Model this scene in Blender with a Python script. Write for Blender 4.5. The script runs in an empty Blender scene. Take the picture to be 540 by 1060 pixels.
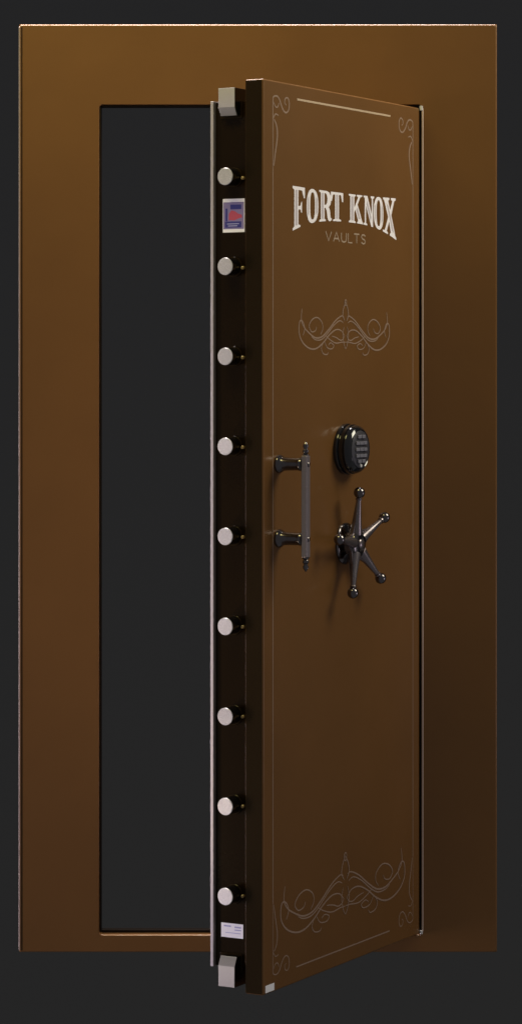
import bpy, bmesh, math, random
from mathutils import Vector, Matrix
from mathutils.geometry import tessellate_polygon
random.seed(4)
R = math.radians
sc = bpy.context.scene
COL = sc.collection
S = 0.00225            # metres per drawing unit; every length below is in these units unless noted

# ------------------------------------------------------------------ materials
def newmat(name):
    m = bpy.data.materials.new(name); m.use_nodes = True
    nt = m.node_tree; b = nt.nodes['Principled BSDF']
    return m, nt, b

def metal_paint(name, c, metallic, rough, coat=0.0, mottle=0.10, bump=0.0, coat_rough=0.08, wave=False):
    m, nt, b = newmat(name)
    N, L = nt.nodes, nt.links
    tc = N.new('ShaderNodeTexCoord')
    n1 = N.new('ShaderNodeTexNoise'); n1.inputs['Scale'].default_value = 3.2; n1.inputs['Detail'].default_value = 5
    n2 = N.new('ShaderNodeTexNoise'); n2.inputs['Scale'].default_value = 420; n2.inputs['Detail'].default_value = 2
    L.new(tc.outputs['Object'], n1.inputs['Vector']); L.new(tc.outputs['Object'], n2.inputs['Vector'])
    add = N.new('ShaderNodeMath'); add.operation = 'MULTIPLY_ADD'; add.inputs[1].default_value = 0.45
    L.new(n2.outputs['Fac'], add.inputs[0]); L.new(n1.outputs['Fac'], add.inputs[2])
    mp = N.new('ShaderNodeMapRange'); mp.inputs['From Min'].default_value = 0.4; mp.inputs['From Max'].default_value = 1.05
    mp.inputs['To Min'].default_value = 1 - mottle; mp.inputs['To Max'].default_value = 1 + mottle
    L.new(add.outputs[0], mp.inputs['Value'])
    hs = N.new('ShaderNodeHueSaturation'); hs.inputs['Color'].default_value = (*c, 1)
    L.new(mp.outputs[0], hs.inputs['Value']); L.new(hs.outputs[0], b.inputs['Base Color'])
    rr = N.new('ShaderNodeMapRange'); rr.inputs['To Min'].default_value = rough - 0.04; rr.inputs['To Max'].default_value = rough + 0.04
    L.new(n1.outputs['Fac'], rr.inputs['Value']); L.new(rr.outputs[0], b.inputs['Roughness'])
    b.inputs['Metallic'].default_value = metallic
    b.inputs['Coat Weight'].default_value = coat; b.inputs['Coat Roughness'].default_value = coat_rough
    if bump:
        bp = N.new('ShaderNodeBump'); bp.inputs['Strength'].default_value = bump; bp.inputs['Distance'].default_value = 0.0006
        L.new(n2.outputs['Fac'], bp.inputs['Height'])
        bw = N.new('ShaderNodeBump'); bw.inputs['Strength'].default_value = 0.35 if wave else 0.0; bw.inputs['Distance'].default_value = 0.008   # slight oil-canning of sheet steel
        L.new(n1.outputs['Fac'], bw.inputs['Height']); L.new(bw.outputs[0], bp.inputs['Normal']); L.new(bp.outputs[0], b.inputs['Normal'])
    return m

M = {}
M['paint'] = metal_paint('bronze_metal_paint', (0.170, 0.0755, 0.0185), 0.25, 0.42, 0.45, 0.10, 0.06, 0.18, True)
M['paint'].node_tree.nodes['Principled BSDF'].inputs['Specular IOR Level'].default_value = 0.3
M['dark'] = metal_paint('dark_glossy_bolt_work', (0.014, 0.0075, 0.002), 0.2, 0.14, 0.0, 0.10)
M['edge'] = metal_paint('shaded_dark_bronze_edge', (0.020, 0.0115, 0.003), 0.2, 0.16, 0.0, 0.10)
for _n in ('dark', 'edge'): M[_n].node_tree.nodes['Principled BSDF'].inputs['Specular IOR Level'].default_value = 0.25
M['reveal'] = metal_paint('black_reveal', (0.012, 0.008, 0.006), 0.0, 0.5, 0.0, 0.1)
M['glint'] = metal_paint('gold_glint', (0.55, 0.42, 0.20), 0.5, 0.35, 0.0, 0.05)  # gold tint standing in for reflections on the bolt edge
M['reveal'].node_tree.nodes['Principled BSDF'].inputs['Specular IOR Level'].default_value = 0.05
M['bead'] = metal_paint('pale_highlight_bead', (0.58, 0.44, 0.37), 0.3, 0.34, 0.0, 0.05)  # pale tint that carries an edge highlight
M['steel'] = metal_paint('bright_steel', (0.68, 0.66, 0.66), 0.35, 0.34, 0.0, 0.40, 0.6)
M['side'] = metal_paint('shaded_bolt_side', (0.045, 0.042, 0.042), 0.9, 0.22, 0.0, 0.06)  # dark reflections of the bolt sides put into the colour
M['steel2'] = metal_paint('grey_steel', (0.50, 0.47, 0.44), 0.2, 0.4, 0.0, 0.12, 0.3)
M['bar'] = metal_paint('brushed_dark_bar', (0.34, 0.29, 0.31), 0.7, 0.32, 0.0, 0.08)
M['nickel3'] = metal_paint('darker_chamfer_steel', (0.36, 0.34, 0.31), 0.6, 0.3, 0.0, 0.12)
M['bead2'] = metal_paint('edge_highlight_bead', (0.34, 0.26, 0.22), 0.3, 0.4, 0.0, 0.05)
M['rim'] = metal_paint('polished_steel_rim', (0.48, 0.44, 0.45), 0.3, 0.4, 0.0, 0.04)
M['nickel'] = metal_paint('black_nickel', (0.17, 0.155, 0.16), 1.0, 0.17, 0.0, 0.05)
M['nickel2'] = metal_paint('satin_black_nickel', (0.25, 0.215, 0.225), 0.85, 0.24, 0.0, 0.05)
M['blackgloss'] = metal_paint('gloss_black_housing', (0.008, 0.008, 0.011), 0.1, 0.12, 0.8, 0.05)
M['keypad'] = metal_paint('dark_grey_keypad_face', (0.035, 0.034, 0.045), 0.1, 0.45, 0.0, 0.05)
M['key'] = metal_paint('grey_rubber_keys', (0.15, 0.145, 0.18), 0.0, 0.5, 0.0, 0.05)
M['ink'] = metal_paint('silver_lettering', (0.92, 0.87, 0.91), 0.0, 0.45, 0.0, 0.08)
M['ink2'] = metal_paint('grey_lettering_core', (0.54, 0.48, 0.52), 0.0, 0.45, 0.0, 0.05)
M['stripe'] = metal_paint('cream_pinstripe', (0.50, 0.37, 0.25), 0.0, 0.5, 0.0, 0.15)
M['faint'] = metal_paint('faint_gold_line', (0.30, 0.20, 0.145), 0.2, 0.5, 0.0, 0.15)
M['small'] = metal_paint('muted_gold_lettering', (0.38, 0.28, 0.20), 0.1, 0.5, 0.0, 0.1)
M['white'] = metal_paint('white_label', (0.90, 0.89, 0.93), 0.0, 0.5, 0.0, 0.03)
M['lilac'] = metal_paint('lilac_print', (0.42, 0.42, 0.66), 0.0, 0.5, 0.0, 0.03)
M['blue'] = metal_paint('navy_print', (0.02, 0.02, 0.20), 0.0, 0.5, 0.0, 0.1)
M['purple'] = metal_paint('grey_purple_print', (0.22, 0.18, 0.36), 0.0, 0.5, 0.0, 0.1)
M['red'] = metal_paint('red_print', (0.46, 0.06, 0.10), 0.0, 0.5, 0.0, 0.1)
M['backdrop'] = metal_paint('dark_grey_paper', (0.157, 0.157, 0.157), 0.0, 0.9, 0.0, 0.0)
for n in ('backdrop',):
    M[n].node_tree.nodes['Principled BSDF'].inputs['Specular IOR Level'].default_value = 0.0

# ------------------------------------------------------------------ mesh helpers (units)
def link(name, bm, mats, parent=None, smooth=False, bevel=0.0, seg=3, label=None, flatnormals=False):
    me = bpy.data.meshes.new(name)
    bm.normal_update(); bm.to_mesh(me); bm.free()
    for v in me.vertices: v.co *= S
    for m in (mats if isinstance(mats, (list, tuple)) else [mats]): me.materials.append(m)
    o = bpy.data.objects.new(name, me); COL.objects.link(o)
    if parent: o.parent = parent
    if bevel:
        md = o.modifiers.new('bevel', 'BEVEL'); md.width = bevel * S; md.segments = seg
        md.limit_method = 'ANGLE'; md.angle_limit = R(40); md.harden_normals = True
    if flatnormals:
        wn = o.modifiers.new('weighted', 'WEIGHTED_NORMAL'); wn.keep_sharp = False; wn.weight = 100
    if smooth or bevel:
        for p in me.polygons: p.use_smooth = True
        if smooth and not bevel: me.set_sharp_from_angle(angle=R(38))
    if label: o['label'] = label
    return o

def box(bm, x0, x1, y0, y1, z0, z1, mat=0):
    v = [bm.verts.new((x, y, z)) for x in (x0, x1) for y in (y0, y1) for z in (z0, z1)]
    for f in ((0, 1, 3, 2), (4, 6, 7, 5), (0, 4, 5, 1), (2, 3, 7, 6), (0, 2, 6, 4), (1, 5, 7, 3)):
        bm.faces.new([v[i] for i in f]).material_index = mat
    bmesh.ops.recalc_face_normals(bm, faces=bm.faces[:])

def lathe(bm, base, axis, prof, n=48, cap=True, mat=0):
    """prof: (distance along axis, radius) pairs"""
    a = Vector(axis).normalized(); u = a.orthogonal().normalized(); w = a.cross(u); base = Vector(base)
    rings = []
    for d, r in prof:
        if r < 1e-5: rings.append([bm.verts.new(base + a * d)])
        else: rings.append([bm.verts.new(base + a * d + (u * math.cos(2 * math.pi * k / n) + w * math.sin(2 * math.pi * k / n)) * r) for k in range(n)])
    fs = []
    for A, B in zip(rings, rings[1:]):
        for k in range(n):
            q = [A[k % len(A)], A[(k + 1) % len(A)], B[(k + 1) % len(B)], B[k % len(B)]]
            q2 = []
            for v in q:
                if v not in q2: q2.append(v)
            if len(q2) > 2: fs.append(bm.faces.new(q2))
    if cap:
        for rg in (rings[0], rings[-1]):
            if len(rg) > 2: fs.append(bm.faces.new(rg))
    for f in fs: f.material_index = mat
    bmesh.ops.recalc_face_normals(bm, faces=bm.faces[:])

def ball(bm, c, r, n=32):
    lathe(bm, c, (0, 0, 1), [(r * math.sin(R(a)), max(r * math.cos(R(a)), 0)) if abs(a) < 90 else (r * (1 if a > 0 else -1), 0) for a in range(-90, 91, 10)], n, False)

# ------------------------------------------------------------------ camera, in the same units
CX, HY, D = 270.0, 387.0, 2900.0
def W(px, py):                         # frame plane drawing -> X, Z in units
    return px - CX, 986.0 - py

# ------------------------------------------------------------------ door frame (stands still)
FT = 18.0                              # depth of frame
def holder(name, loc, rz, label, cat):
    o = bpy.data.objects.new(name, None); COL.objects.link(o)
    o.location = [c * S for c in loc]; o.rotation_euler = (0, 0, rz); o.empty_display_size = 0.1
    o['label'] = label; o['category'] = cat; o['kind'] = 'thing'
    return o

frame = holder('door_frame', (0, 0, 0), 0, 'wide bronze painted steel frame around the dark opening behind the swung door', 'door frame')
X0, X1 = 20 - CX, 514 - CX
OX0, OX1 = 103 - CX, 436 - CX
ZT = 986 - 25; OZ0 = 986 - 967.3; OZ1 = 986 - 108.5
bm = bmesh.new()
def ring(x0, x1, z0, z1, y, rad=0, n=6):
    pts = []
    for cx_, cz_, a0 in ((x1 - rad, z1 - rad, 0), (x0 + rad, z1 - rad, 90), (x0 + rad, z0 + rad, 180), (x1 - rad, z0 + rad, 270)):
        for k in range(n + 1):
            a = R(a0 + 90 * k / n); pts.append((cx_ + rad * math.cos(a), y, cz_ + rad * math.sin(a)))
    return [bm.verts.new(p) for p in pts]
def stitch(A, B, mat=0):
    n = len(A)
    for k in range(n):
        bm.faces.new((A[k], A[(k + 1) % n], B[(k + 1) % n], B[k])).material_index = mat
o3 = ring(X0, X1, 0, ZT, FT, 1.2)
o2 = ring(X0, X1, 0, ZT, 2.6, 1.2)
o1b = ring(X0 + .5, X1 - .5, .5, ZT - .5, 1.2, 1.4)
o1 = ring(X0 + 1.9, X1 - 1.9, 1.6, ZT - 1.9, 0, 2.0)
i1 = ring(OX0 - 0.9, OX1 + 0.9, OZ0 - 1.8, OZ1 + 0.9, 0, 4.4)
i2 = ring(OX0, OX1, OZ0, OZ1, 1.2, 3.6)
i3 = ring(OX0, OX1, OZ0, OZ1, FT, 3.6)
stitch(o3, o2); stitch(o2, o1b); stitch(o1b, o1); stitch(o1, i1); stitch(i1, i2); stitch(i2, i3); stitch(i3, o3)
bmesh.ops.recalc_face_normals(bm, faces=bm.faces[:])
link('frame_panel', bm, M['paint'], frame, smooth=True, flatnormals=True)
# lining of the opening, a bent black gasket just inside it
bm = bmesh.new()
e = 0.35
for (a, b_, c, d) in ((OX0 + e, OX0 + 1.6, OZ0 + 2.4, OZ1 - e), (OX1 - 1.6, OX1 - e, OZ0 + 2.4, OZ1 - e), (OX0 + 1.7, OX1 - 1.7, OZ1 - 1.6, OZ1 - e)):
    box(bm, a, b_, 2.4, FT + 0.5, c, d)
link('jamb_lining', bm, M['reveal'], frame)
bm = bmesh.new()
box(bm, OX0 + 1.7, OX1 - 1.7, 9.0, FT + 0.6, OZ0 + e, OZ0 + 3.0)
link('threshold_strip', bm, M['reveal'], frame, bevel=0.5)
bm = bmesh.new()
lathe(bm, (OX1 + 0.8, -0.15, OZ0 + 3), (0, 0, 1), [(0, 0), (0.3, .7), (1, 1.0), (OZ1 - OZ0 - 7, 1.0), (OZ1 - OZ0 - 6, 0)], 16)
link('hinge_side_highlight', bm, M['bead'], frame, smooth=True)  # added bead, its pale colour stands for the opening's edge highlight
bm = bmesh.new()
lathe(bm, (OX0 + 1.2, -0.1, 7.0), (0, 0, 1), [(0, 0.5), (1, .5)], 8)
bm.free()
# return lip down the left side and folded seam
bm = bmesh.new()
lathe(bm, (X0 + 0.5, 0.9, 2), (0, 0, 1), [(0, 0), (.4, .9), (ZT - 5, .9), (ZT - 4, 0)], 16)
link('outer_edge_highlight', bm, M['bead2'], frame, smooth=True)  # edge highlight put into the lip's pale colour
bm = bmesh.new(); box(bm, X0 + 2.3, X0 + 3.5, -0.12, 0.3, 2, ZT - 3)
link('edge_seam', bm, M['reveal'], frame)
# concealed hinge knuckle line beside the slab
bm = bmesh.new()
lathe(bm, (OX1 - 1.9, 8.0, OZ0 + 6), (0, 0, 1), [(0, 0), (0.2, 2.2), (OZ1 - OZ0 - 12, 2.2), (OZ1 - OZ0 - 11.8, 0)], 20)
link('hinge_tube', bm, M['reveal'], frame, smooth=True)
for z0, z1 in ((OZ1 - 6.2, OZ1 - 0.9), (OZ0 + 0.4, OZ0 + 4.6)):
    bm = bmesh.new()
    lathe(bm, (OX1 - 0.6, -0.6, z0), (0, 0, 1), [(0, 0), (.3, 1.6), (z1 - z0 - .5, 1.9), (z1 - z0, 0)], 20)
    link('hinge_pin', bm, M['steel'], frame, smooth=True)

# ------------------------------------------------------------------ the vault door, swung about its right front edge
TH = math.atan2(290, 162)
DB = 967.0                             # bottom of slab in drawing units
door = holder('vault_door', (434 - CX, 0, 986 - DB), TH, 'heavy bronze vault door swung open on its right side with locking bolts and silver lettering', 'vault door')
DW = 332.0
def U(u): return u - DW                # local x
def Z(Y): return DB - Y                # local z
# slab with a rounded corner at the hinge side
bm = bmesh.new(); box(bm, U(0), U(331.6), 0, 19.6, Z(966.6), Z(111.8))
slab = link('door_slab', bm, M['paint'], door, bevel=1.6, seg=4)
# free edge of slab: a thin plate, its shade put into a dark colour
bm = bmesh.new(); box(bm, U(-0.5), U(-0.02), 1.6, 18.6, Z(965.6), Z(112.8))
link('slab_edge_shade', bm, M['edge'], door, bevel=0.15)
bm = bmesh.new(); box(bm, U(6), U(318), 19.7, 54.8, Z(944.5), Z(131))
body = link('bolt_work_housing', bm, M['dark'], door, bevel=0.7)
bm = bmesh.new(); box(bm, U(2.2), U(320), 54.85, 58.1, Z(945.2), Z(130.4))
link('back_plate', bm, M['rim'], door, bevel=0.35)
bm = bmesh.new(); box(bm, U(4.9), U(5.9), 20.2, 21.6, Z(940), Z(134))
link('housing_glint_strip', bm, M['glint'], door, bevel=0.3)  # added strip, coloured as the gold reflection along the step

# nine round bolts
for k in range(9):
    Yc = 202.4 + k * 84.15
    bm = bmesh.new()
    lathe(bm, (U(11), 35, Z(Yc)), (-1, 0, 0), [(0, 8.15), (21.0, 8.15), (21.5, 7.75), (21.5, 0)], 48, False)
    for f in bm.faces: f.material_index = 1 if f.calc_center_median().x > U(11) - 20.4 else 0  # shaft coloured dark for the dark surroundings it would mirror
    b0 = link('locking_bolt', bm, [M['steel'], M['side']], door, smooth=True)
    bm = bmesh.new()
    lathe(bm, (U(5.95), 35, Z(Yc)), (-1, 0, 0), [(0, 9.6), (0.9, 9.6), (1.3, 9.2), (1.3, 8.2), (0, 8.2)], 48, False)
    link('bolt_collar', bm, M['edge'], b0, smooth=True)
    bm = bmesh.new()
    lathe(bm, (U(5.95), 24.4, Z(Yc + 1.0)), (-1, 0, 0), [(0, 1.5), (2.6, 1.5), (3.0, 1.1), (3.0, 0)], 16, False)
    link('glint_pin', bm, M['glint'], b0, smooth=True)  # added pin, coloured as the yellow reflection beside the bolt
# corner bolts: square bars with an angled inner end
for (Ya, Yb, Yc) in ((119.2, 137.4, 145.2), (961.0, 941.6, 933.0)):
    bm = bmesh.new()
    prof = [(-6, Ya), (-6, Yb), (-1.6, Yc), (16, Yc), (16, Ya)]
    fr = [bm.verts.new((U(a), 27.2, Z(b))) for a, b in prof]; bk = [bm.verts.new((U(a), 44.8, Z(b))) for a, b in prof]
    bm.faces.new(fr); bm.faces.new(bk[::-1])
    for k in range(5): bm.faces.new((fr[k], bk[k], bk[(k + 1) % 5], fr[(k + 1) % 5]))
    bmesh.ops.recalc_face_normals(bm, faces=bm.faces[:])
    bm.normal_update()
    for f in bm.faces: f.material_index = 0 if f.normal.x < -0.95 else 2 if f.normal.x < -.3 else 1  # bar sides take the same painted-in shade as the round shafts
    cb = link('corner_bolt', bm, [M['steel2'], M['side'], M['nickel3']], door, bevel=0.5)  # chamfers in a darker steel tone than the ends
    bm = bmesh.new()
    s = 1 if Ya < 500 else -1
    z0, z1 = sorted((Z(Ya + s * 12.6), Z(Yc + s * 1.8)))
    box(bm, U(4.9), U(5.98), 25.5, 49, z0, z1)
    link('bolt_guide', bm, M['edge'], cb, bevel=0.3)

# ---- labels on the bolt-work edge
def sheet(bm, axis, a0, a1, z0, z1, d, th=0.12, mat=0):
    if axis == 'edge': box(bm, d - th, d, a0, a1, z0, z1, mat)     # faces -x ; a = depth
    else: box(bm, a0, a1, d - th, d, z0, z1, mat)                  # faces -y ; a = u
def wavy_patch(bm, pts, d, mat):
    f = [bm.verts.new((d, U_ , z)) for U_, z in pts]
    fc = bm.faces.new(f); fc.material_index = mat
ex = U(6)
bm = bmesh.new()
sheet(bm, 'edge', 23.2, 46.8, Z(254), Z(222.4), ex - .02)
st = link('flag_sticker', bm, M['white'], door, label='white bordered sticker printed in blue and red')
bm = bmesh.new(); sheet(bm, 'edge', 23.9, 46.2, Z(250.9), Z(225.6), ex - .18, .06)
link('sticker_ground', bm, M['purple'], st)
bm = bmesh.new()
sheet(bm, 'edge', 26.6, 38.6, Z(232.4), Z(228.0), ex - .28, .06)
sheet(bm, 'edge', 26.6, 44.4, Z(249.6), Z(243.8), ex - .28, .06)
sheet(bm, 'edge', 41.6, 43.8, Z(243.5), Z(231.5), ex - .28, .06)
link('sticker_blue_print', bm, M['blue'], st)
bm = bmesh.new()
wavy_patch(bm, [(40.2, Z(242.4)), (40.0, Z(236.4)), (37.5, Z(233.4)), (33.6, Z(234.2)), (30.2, Z(236.6)), (26.4, Z(237.6)), (25.8, Z(240.2)), (30.0, Z(241.2)), (34, Z(242.8))], ex - .36, 0)
link('sticker_red_print', bm, M['red'], st)
bm = bmesh.new()
for k, (a0, a1) in enumerate(((29, 42), (31, 41))): sheet(bm, 'edge', a0, a1, Z(246.4 + 1.9 * k), Z(245.7 + 1.9 * k), ex - .36, .05)
link('sticker_lines', bm, M['lilac'], st)
bm = bmesh.new()
sheet(bm, 'edge', 24.8, 48.6, Z(917.0), Z(903.6), ex - .02)
sr = link('serial_label', bm, M['white'], door, label='blank looking white label on the lower bolt edge')
bm = bmesh.new()
for a0, a1, y0, y1 in ((27, 34, 906.2, 907.6), (27, 34, 909.0, 910.0), (38, 45.5, 905.6, 907.0), (27.5, 44, 912.2, 912.8)): sheet(bm, 'edge', a0, a1, Z(y1), Z(y0), ex - .18, .05)
link('printed_lines', bm, M['lilac'], sr)
bm = bmesh.new(); sheet(bm, 'face', U(4.0), U(21), Z(965.0), Z(958.2), -0.06, .12)
link('corner_label', bm, M['white'], door, label='tiny white label at the bottom corner of the slab')

# ------------------------------------------------------------------ painted artwork on slab
class Art:
    def __init__(s): s.bm = bmesh.new(); s.n = 0
    def ribbon(s, pts, w, closed=False, taper=True, cr=True):
        if cr: pts = catmull(pts)
        s.n += 1; y = -0.10 - 0.012 * (s.n % 24)
        n = len(pts); L, Rr = [], []
        for i, p in enumerate(pts):
            a = pts[max(i - 1, 0)]; b = pts[min(i + 1, n - 1)]
            t = Vector((b[0] - a[0], b[1] - a[1])); t = t.normalized() if t.length > 1e-6 else Vector((1, 0))
            nn = Vector((-t.y, t.x)); f = i / (n - 1)
            ww = w * (0.45 + 0.55 * math.sin(math.pi * f) ** 0.5 if taper else 1) / 2
            L.append(s.bm.verts.new((p[0] + nn.x * ww, y, p[1] + nn.y * ww))); Rr.append(s.bm.verts.new((p[0] - nn.x * ww, y, p[1] - nn.y * ww)))
        for i in range(n - 1):
            s.bm.faces.new((L[i], L[i + 1], Rr[i + 1], Rr[i]))
    def done(s, name, mat, label=None):
        for f in s.bm.faces:
            f.normal_update()
            if f.normal.y > 0: f.normal_flip()
        return link(name, s.bm, mat, slab, label=label)
def catmull(P, k=7):
    if len(P) < 3: return P
    Q = [P[0]] + list(P) + [P[-1]]; out = []
    for i in range(1, len(Q) - 2):
        p0, p1, p2, p3 = Q[i - 1:i + 3]
        for j in range(k):
            t = j / k
            out.append(tuple(0.5 * ((2 * p1[c]) + (-p0[c] + p2[c]) * t + (2 * p0[c] - 5 * p1[c] + 4 * p2[c] - p3[c]) * t * t + (-p0[c] + 3 * p1[c] - 3 * p2[c] + p3[c]) * t ** 3) for c in (0, 1)))
    out.append(P[-1]); return out

def ornament(name, cu, Ytop, Ybot, half, w, mat):
    A = Art(); H = Ybot - Ytop
    C = [
        ([(.035, .68), (.09, .70), (.22, .60), (.38, .40), (.52, .26), (.66, .24), (.80, .34), (.90, .45), (.955, .60), (.94, .82)], 1.0),
        ([(.05, .56), (.13, .60), (.26, .50), (.42, .30), (.54, .20), (.66, .20), (.74, .26)], .8),
        ([(.0, .16), (.08, .16), (.22, .14), (.36, .22), (.44, .30)], .7),
        ([(.03, .30), (.10, .40), (.22, .41), (.36, .30), (.50, .13), (.64, .02), (.78, .02), (.92, .13), (1.0, .32), (.99, .55), (.93, .56), (.885, .42), (.92, .28)], 1.0),
        ([(.30, .28), (.20, .25), (.12, .20), (.06, .22), (.02, .30)], .7),
        ([(.55, .30), (.50, .42), (.52, .56), (.62, .65), (.73, .60), (.79, .47), (.74, .36), (.66, .38), (.63, .46)], .8),
        ([(.46, .16), (.40, .04), (.30, .02), (.26, .09), (.33, .14), (.38, .09)], .7),
        ([(.50, .12), (.53, .02), (.49, -.08), (.41, -.10), (.38, -.05)], .7),
        ([(.02, .60), (.06, .72), (.045, .86), (.0, 1.0)], .8),
        ([(.035, .48), (.06, .30), (.03, .10), (.0, .02)], .7),
    ]
    for sg in (-1, 1):
        for pts, ww in C: A.ribbon([(U(cu) + sg * a * half, Z(Ybot) + b * H) for a, b in pts], w * ww)
    A.ribbon([(U(cu) + .02 * half * math.cos(R(a)), Z(Ytop) - 1 + .03 * half * math.sin(R(a))) for a in range(0, 361, 40)], w * .8)
    return A.done(name, mat)
ornament('scroll_ornament', 165.5, 316, 363.5, 95.5, 1.6, M['faint'])
ornament('scroll_ornament', 165.0, 860.5, 919.5, 131.0, 1.75, M['faint'])

A = Art()
A.ribbon([(U(66), Z(125.6)), (U(120), Z(125.6)), (U(200), Z(125.6)), (U(264), Z(125.6))], 1.9, taper=False)
A.done('top_pinstripe', M['stripe'])
A = Art()
A.ribbon([(U(64), Z(951.4)), (U(262), Z(951.4))], 1.35, taper=False)
for u in (18.4, 315.6): A.ribbon([(U(u), Z(194)), (U(u), Z(884))], 1.25, taper=False)
A.done('border_pinstripe', M['faint'])
def corner(sx, sy, u0, Y0, mat, w):
    A = Art()
    def T(a, b): return (U(u0 + sx * a), Z(Y0 + sy * b))
    A.ribbon([T(0, 70), T(0, 30), T(0, 6), T(1.5, 1), T(8, 0), T(13, 3), T(18, 10), T(24, 14), T(30, 12), T(32, 5), T(29, 0), T(24, 1), T(23, 5), T(26, 7)], w)
    A.ribbon([T(0, 22), T(5, 17), T(11, 18)], w * .8)
    A.ribbon([T(2, 22), T(7, 28), T(8.5, 38), T(5, 52), T(1.5, 66)], w * 1.3)
    A.ribbon([T(1, 6), T(5, 10), T(9, 10), T(12, 6)], w * .8)
    A.done('corner_flourish', mat)
corner(1, 1, 18.4, 126, M['faint'], 1.7)
corner(-1, 1, 315.6, 126, M['faint'], 1.7)
corner(1, -1, 18.4, 951, M['faint'], 1.15)
corner(-1, -1, 315.6, 951, M['faint'], 1.15)

# ---- arched lettering
def sub(P, k=6):
    out = []
    for i, p in enumerate(P):
        q = P[(i + 1) % len(P)]
        for j in range(k): out.append((p[0] + (q[0] - p[0]) * j / k, p[1] + (q[1] - p[1]) * j / k))
    return out
def ell(cx_, cy_, rx, ry, n=44, pw=2.3):
    o = []
    for k in range(n):
        a = 2 * math.pi * k / n; c, s = math.cos(a), math.sin(a)
        o.append((cx_ + rx * math.copysign(abs(c) ** (2 / pw), c), cy_ + ry * math.copysign(abs(s) ** (2 / pw), s)))
    return o
GL = {
 'F': ([(0, 0), (.60, 0), (.60, .05), (.45, .08), (.45, .44), (.60, .44), (.68, .35), (.73, .35), (.73, .63), (.68, .63), (.60, .53), (.45, .53), (.45, .92), (.72, .92), (.88, .72), (.96, .72), (.96, 1), (0, 1), (0, .95), (.13, .92), (.13, .08), (0, .05)], None, [[(.22, .08), (.36, .08), (.36, .92), (.22, .92)]]),
 'O': (ell(.5, .5, .5, .5), ell(.5, .5, .20, .40, pw=2.6), [[(.80, .22), (.90, .30), (.90, .70), (.80, .78)], [(.10, .30), (.18, .22), (.18, .78), (.10, .70)]]),
 'R': ([(0, 0), (.52, 0), (.52, .05), (.42, .08), (.42, .44), (.50, .44), (.60, .34), (.66, .10), (.74, .01), (.86, -.01), (1, .03), (1, .09), (.93, .10), (.90, .16), (.86, .36), (.76, .47), (.90, .55), (.95, .70), (.92, .86), (.80, .96), (.62, 1), (0, 1), (0, .95), (.12, .92), (.12, .08), (0, .05)],
       [(.42, .53), (.56, .55), (.64, .64), (.65, .76), (.61, .87), (.52, .92), (.42, .92)], [[(.20, .08), (.34, .08), (.34, .92), (.20, .92)]]),
 'T': ([(.18, 0), (.82, 0), (.82, .05), (.66, .08), (.66, .92), (.82, .91), (.92, .68), (1, .68), (1, 1), (0, 1), (0, .68), (.08, .68), (.18, .91), (.34, .92), (.34, .08), (.18, .05)], None, [[(.43, .08), (.57, .08), (.57, .92), (.43, .92)]]),
 'K': ([(0, 0), (.48, 0), (.48, .05), (.39, .08), (.39, .38), (.46, .47), (.66, .08), (.58, .05), (.58, 0), (1, 0), (1, .05), (.95, .08), (.62, .66), (.80, .92), (.94, .95), (.94, 1), (.56, 1), (.56, .95), (.66, .92), (.39, .54), (.39, .92), (.48, .95), (.48, 1), (0, 1), (0, .95), (.10, .92), (.10, .08), (0, .05)], None, [[(.17, .08), (.32, .08), (.32, .92), (.17, .92)], [(.70, .16), (.82, .16), (.60, .56), (.53, .48)]]),
 'N': ([(0, 0), (.34, 0), (.34, .05), (.23, .08), (.23, .66), (.72, 0), (.89, 0), (.89, .92), (1, .95), (1, 1), (.67, 1), (.67, .95), (.77, .92), (.77, .40), (.36, 1), (0, 1), (0, .95), (.11, .92), (.11, .08), (0, .05)], None, [[(.28, .72), (.66, .18), (.72, .30), (.34, .84)]]),
 'X': ([(0, 0), (.38, 0), (.38, .05), (.29, .08), (.47, .36), (.60, .08), (.52, .05), (.52, 0), (1, 0), (1, .05), (.93, .08), (.63, .55), (.84, .92), (.95, .95), (.95, 1), (.60, 1), (.60, .95), (.70, .92), (.54, .68), (.40, .92), (.48, .95), (.48, 1), (.02, 1), (.02, .95), (.10, .92), (.39, .47), (.15, .08), (0, .05)], None, [[(.68, .16), (.82, .12), (.40, .78), (.26, .86)]]),
}
def top_bot(u):
    f = abs((u - 167.5) / 110.0)
    return 209.6 - 1.2 * f ** 2, 237.6 + 13.4 * f ** 2.6
lay = [('F', 57, 82.5), ('O', 85, 109), ('R', 110.8, 136.4), ('T', 134.6, 160.4), ('K', 172.5, 203.2), ('N', 204.4, 227.6), ('O', 226.6, 248.2), ('X', 246.8, 277.2)]
bmA = bmesh.new()
def put(bm, loops, u0, u1, y, mi=0):
    lp = [[Vector((U(u0 + (u1 - u0) * a), 0, 0)) + Vector((0, 0, b)) for a, b in l] for l in loops]
    vs = []
    L2 = []
    for l in lp:
        o = []
        for v in l:
            t, bt = top_bot(v.x + DW)
            o.append(Vector((v.x, y, Z(bt + (t - bt) * v.z)))); 
        L2.append(o)
    tri = tessellate_polygon([[Vector((v.x, v.z, 0)) for v in l] for l in L2])
    flat = [bm.verts.new(v) for l in L2 for v in l]
    for t in tri:
        try: f = bm.faces.new([flat[i] for i in t])
        except ValueError: continue
        f.normal_update(); f.material_index = mi
        if f.normal.y > 0: f.normal_flip()
for i, (c, u0, u1) in enumerate(lay):
    o, h, cores = GL[c]
    if c != 'O': o = sub(o, 4); h = sub(h, 2) if h else None
    put(bmA, [o] + ([h] if h else []), u0, u1, -0.12 - .02 * (i % 2))
    for k, q in enumerate(cores): put(bmA, [sub(q, 4)], u0, u1, -0.24 - .02 * (i % 2), 1)
link('arched_lettering', bmA, [M['ink'], M['ink2']], slab, label='arched silver words FORT KNOX')
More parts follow.
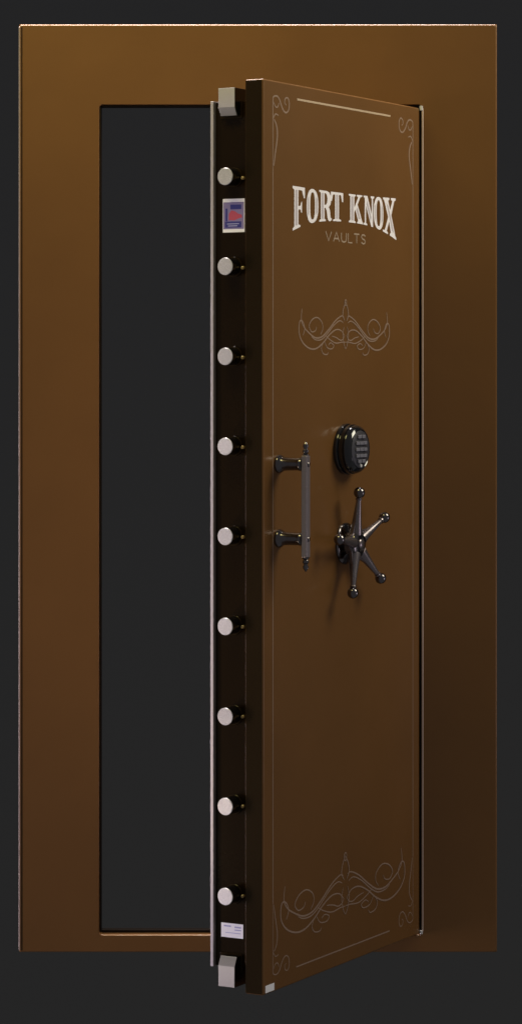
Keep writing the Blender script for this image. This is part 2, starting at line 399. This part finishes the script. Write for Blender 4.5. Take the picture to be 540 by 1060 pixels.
# small spaced word, thin strokes
A = Art()
def word():
    h0, h1 = 257.6, 248.6
    G = {'V': [[(0, 1), (.5, 0), (1, 1)]], 'A': [[(0, 0), (.5, 1), (1, 0)], [(.2, .32), (.8, .32)]],
         'U': [[(0, 1), (0, .35), (.12, .1), (.5, 0), (.88, .1), (1, .35), (1, 1)]], 'L': [[(0, 1), (0, 0), (1, 0)]],
         'T': [[(0, 1), (1, 1)], [(.5, 1), (.5, 0)]], 'S': [[(.95, .85), (.6, 1), (.2, .95), (.05, .75), (.25, .56), (.75, .44), (.95, .25), (.8, .05), (.4, 0), (.05, .15)]]}
    u = 124.0
    for ch, wd in zip('VAULTS', (12, 12.5, 10.5, 8.5, 11, 9.5)):
        for st_ in G[ch]: A.ribbon([(U(u + a * wd), Z(h0 + (h1 - h0) * b)) for a, b in st_], 1.5, taper=False, cr=False)
        u += wd + 4.1
word()
A.done('small_lettering', M['small'], label='small spaced word VAULTS')

# ------------------------------------------------------------------ pull handle
pull = None
bm = bmesh.new(); hu, ht = 29.4, -29.0
box(bm, U(hu - 4.0), U(hu + 4.0), ht - 2.9, ht + 2.9, Z(559), Z(463.4))
pull = link('pull_handle', bm, M['bar'], door, bevel=1.0, seg=2, label='dark nickel pull handle with turned finials')
for Yp in (471.7, 541.8):
    bm = bmesh.new()
    lathe(bm, (U(hu), -0.02, Z(Yp)), (0, -1, 0), [(0, 8.6), (1.4, 8.8), (3.0, 8.2), (4.6, 6.9), (6.5, 6.3), (12, 6.0), (21, 5.9), (23.2, 6.3), (24.6, 6.5), (26.0, 6.0), (26.3, 5)], 40)
    link('handle_post', bm, M['nickel'], pull, smooth=True)
    bm = bmesh.new()
    lathe(bm, (U(hu), ht - 2.85, Z(Yp)), (0, -1, 0), [(0, 2.2), (.6, 2.1), (1.2, 1.4), (1.4, 0)], 24)
    link('handle_screw', bm, M['nickel'], pull, smooth=True)
for s, Yb in ((1, 463.4), (-1, 559)):
    bm = bmesh.new()
    lathe(bm, (U(hu), ht, Z(Yb) - s * .2), (0, 0, s), [(0, 3.0), (1.2, 3.3), (2.0, 2.0), (3.4, 2.9), (5.2, 3.0), (6.2, 1.9), (7.2, 1.9), (8.4, 2.7), (10.4, 2.6), (11.6, 1.5), (12.8, 1.1), (13.6, 0)], 28, False)
    link('finial', bm, M['nickel'], pull, smooth=True)

# ------------------------------------------------------------------ round keypad lock
CU = 165.0; KY = 461.0
bm = bmesh.new()
lathe(bm, (U(CU), -0.02, Z(KY)), (0, -1, 0), [(0, 25.2), (3.0, 25.4), (4.0, 24.9), (4.4, 23.2), (6.2, 23.2), (6.6, 24.5), (9.4, 24.4), (9.8, 23.2), (10.8, 23.2), (11.2, 24.0), (14.2, 23.0), (16.2, 21.2), (17.0, 19.6), (16.2, 18.6), (16.2, 0)], 72, False)
lock = link('keypad_lock', bm, M['blackgloss'], door, smooth=True, label='round black keypad lock with rows of grey keys')
bm = bmesh.new()
lathe(bm, (U(CU), -16.25, Z(KY)), (0, -1, 0), [(0, 18.4), (.5, 18.4), (.8, 18.0), (.8, 0)], 64, False)
face = link('keypad_face', bm, M['keypad'], lock, smooth=True)
rows = [(-12.4, (-4.2, 4.2)), (-6.2, (-7.6, 0, 7.6)), (0, (-8, 0, 8)), (6.2, (-7.6, 0, 7.6)), (11.6, (-4.2, 4.2))]
for dz, us in rows:
    for du in us:
        bm = bmesh.new()
        box(bm, U(CU + du - 3.6), U(CU + du + 3.6), -18.7, -17.06, Z(KY + dz + 1.75), Z(KY + dz - 1.75))
        link('key_button', bm, M['key'], lock, bevel=.5)
bm = bmesh.new()
lathe(bm, (U(CU), -17.06, Z(KY + 16.0)), (0, -1, 0), [(0, 1.8), (.9, 1.6), (1.3, 0)], 20, False)
link('indicator_stud', bm, M['steel'], lock, smooth=True)

# ------------------------------------------------------------------ five-spoke wheel
WY = 553.8
ax = (0, -1, 0)
bm = bmesh.new()
lathe(bm, (U(CU), -0.02, Z(WY)), ax, [(0, 20.5), (1.4, 20.6), (2.4, 19.6), (3.2, 17.0), (3.8, 13.2), (5.0, 11.6), (9.0, 11.0), (10.2, 13.0), (14.5, 13.4), (16.4, 12.4), (17.4, 9.8), (17.6, 7.2), (16.4, 6.4), (16.4, 0)], 64, False)
wheel = link('spoke_wheel', bm, M['nickel'], door, smooth=True, label='dark nickel five spoke opening wheel with ball ends')
bm = bmesh.new()
lathe(bm, (U(CU), -16.45, Z(WY)), ax, [(0, 5.4), (1.8, 5.2), (2.9, 3.8), (3.2, 0)], 32, False)
link('hub_cap', bm, M['nickel2'], wheel, smooth=True)
bm = bmesh.new(); pts = []
for k in range(5):
    a0 = 100 - 72 * k
    for da, rr_ in ((9, 26), (-9, 26), (-20, 18.5), (-36, 15.2), (-52, 18.5)):
        t_ = R(a0 + da * (1 if abs(da) > 9 else .8)); pts.append((U(CU) + rr_ * math.cos(t_), rr_ * math.sin(t_), -12.3 - (rr_ - 12) * .15))
f0 = [bm.verts.new((p[0], p[2] - 1.7, Z(WY) + p[1])) for p in pts]; f1 = [bm.verts.new((p[0], p[2] + 1.7, Z(WY) + p[1])) for p in pts]
bm.faces.new(f0); bm.faces.new(f1[::-1])
for k in range(len(pts)): bm.faces.new((f0[k], f1[k], f1[(k + 1) % len(pts)], f0[(k + 1) % len(pts)]))
bmesh.ops.recalc_face_normals(bm, faces=bm.faces[:])
link('spoke_web', bm, M['nickel2'], wheel, bevel=0.6)
for k in range(5):
    a = R(100 - 72 * k); dr = Vector((math.cos(a), 0, math.sin(a)))
    c0 = Vector((U(CU), -12.6, Z(WY))); end = c0 + dr * 51.5 + Vector((0, -7.6, 0))
    st0 = c0 + dr * 10.5; ax2 = (end - st0); Ls = ax2.length
    bm = bmesh.new()
    lathe(bm, st0, ax2, [(0, 6.2), (3, 5.9), (9, 5.0), (20, 3.8), (Ls - 9, 2.6), (Ls - 7.4, 2.3), (Ls - 7.2, 3.2), (Ls - 5.8, 3.2), (Ls - 5.6, 2.4), (Ls - 2, 2.3)], 32)
    sp = link('spoke', bm, M['nickel2'] if k in (1, 2) else M['nickel2'], wheel, smooth=True)
    bm = bmesh.new(); ball(bm, end, 5.6); link('ball_knob', bm, M['nickel'], sp, smooth=True)

# ------------------------------------------------------------------ backdrop
me = bpy.data.meshes.new('backdrop'); h = 40.0
bm = bmesh.new(); v = [bm.verts.new(p) for p in ((-h, 14, -h), (h, 14, -h), (h, 14, h), (-h, 14, h))]; bm.faces.new(v)
bm.normal_update(); bm.to_mesh(me); bm.free(); me.materials.append(M['backdrop'])
bd = bpy.data.objects.new('backdrop', me); COL.objects.link(bd); bd['kind'] = 'structure'

# ------------------------------------------------------------------ light
w = bpy.data.worlds.new('World'); sc.world = w; w.use_nodes = True
w.node_tree.nodes['Background'].inputs[0].default_value = (0.110, 0.110, 0.114, 1)
w.node_tree.nodes['Background'].inputs[1].default_value = 1.0
def area(name, loc, tgt, sx, sy, power, col=(1, 1, 1), spread=120):
    l = bpy.data.lights.new(name, 'AREA'); l.shape = 'RECTANGLE'; l.size = sx; l.size_y = sy; l.energy = power; l.color = col; l.spread = R(spread)
    o = bpy.data.objects.new(name, l); COL.objects.link(o); o.location = loc
    o.rotation_euler = (Vector(tgt) - Vector(loc)).to_track_quat('-Z', 'Y').to_euler()
    return o
area('key_softbox', (-0.85, -1.5, 3.5), (-0.2, 0, 2.05), 1.5, 0.8, 10.4, (1, .89, .34), 90)
area('overhead_strip', (-0.3, 0.32, 4.2), (-0.1, -0.1, 1.6), 2.2, 0.5, 46, (1, .95, .95), 70)
area('left_strip', (-3.4, -0.7, 0.2), (0, -0.45, 0.5), 0.5, 2.4, 12.5, (1, .86, 1), 60)
area('right_softbox', (2.3, -0.55, 3.1), (0, -0.3, 1.7), 1.2, 1.4, 15, (1, .94, .74), 90)
area('right_low_softbox', (2.6, -0.6, 0.5), (0.1, -0.3, 0.5), 0.8, 0.8, 1.0, (1, .88, 1), 90)
area('low_left_lamp', (-1.07, -0.88, 0.10), (0.1, -0.4, 1.15), 0.25, 0.12, 0.8, (1, .80, .55), 70)

# ------------------------------------------------------------------ camera
cam = bpy.data.cameras.new('camera'); co = bpy.data.objects.new('camera', cam); COL.objects.link(co); sc.camera = co
co.location = (0, -D * S, (986 - HY) * S); co.rotation_euler = (R(90), 0, 0)
cam.sensor_fit = 'VERTICAL'; cam.sensor_height = 36; cam.sensor_width = 36
cam.lens = 36 * D / 1060.0
cam.shift_y = -(530 - HY) / 1060.0
cam.clip_start = 0.1; cam.clip_end = 200
sc.view_settings.view_transform = 'Standard'; sc.view_settings.look = 'None'; sc.view_settings.exposure = 0; sc.view_settings.gamma = 1
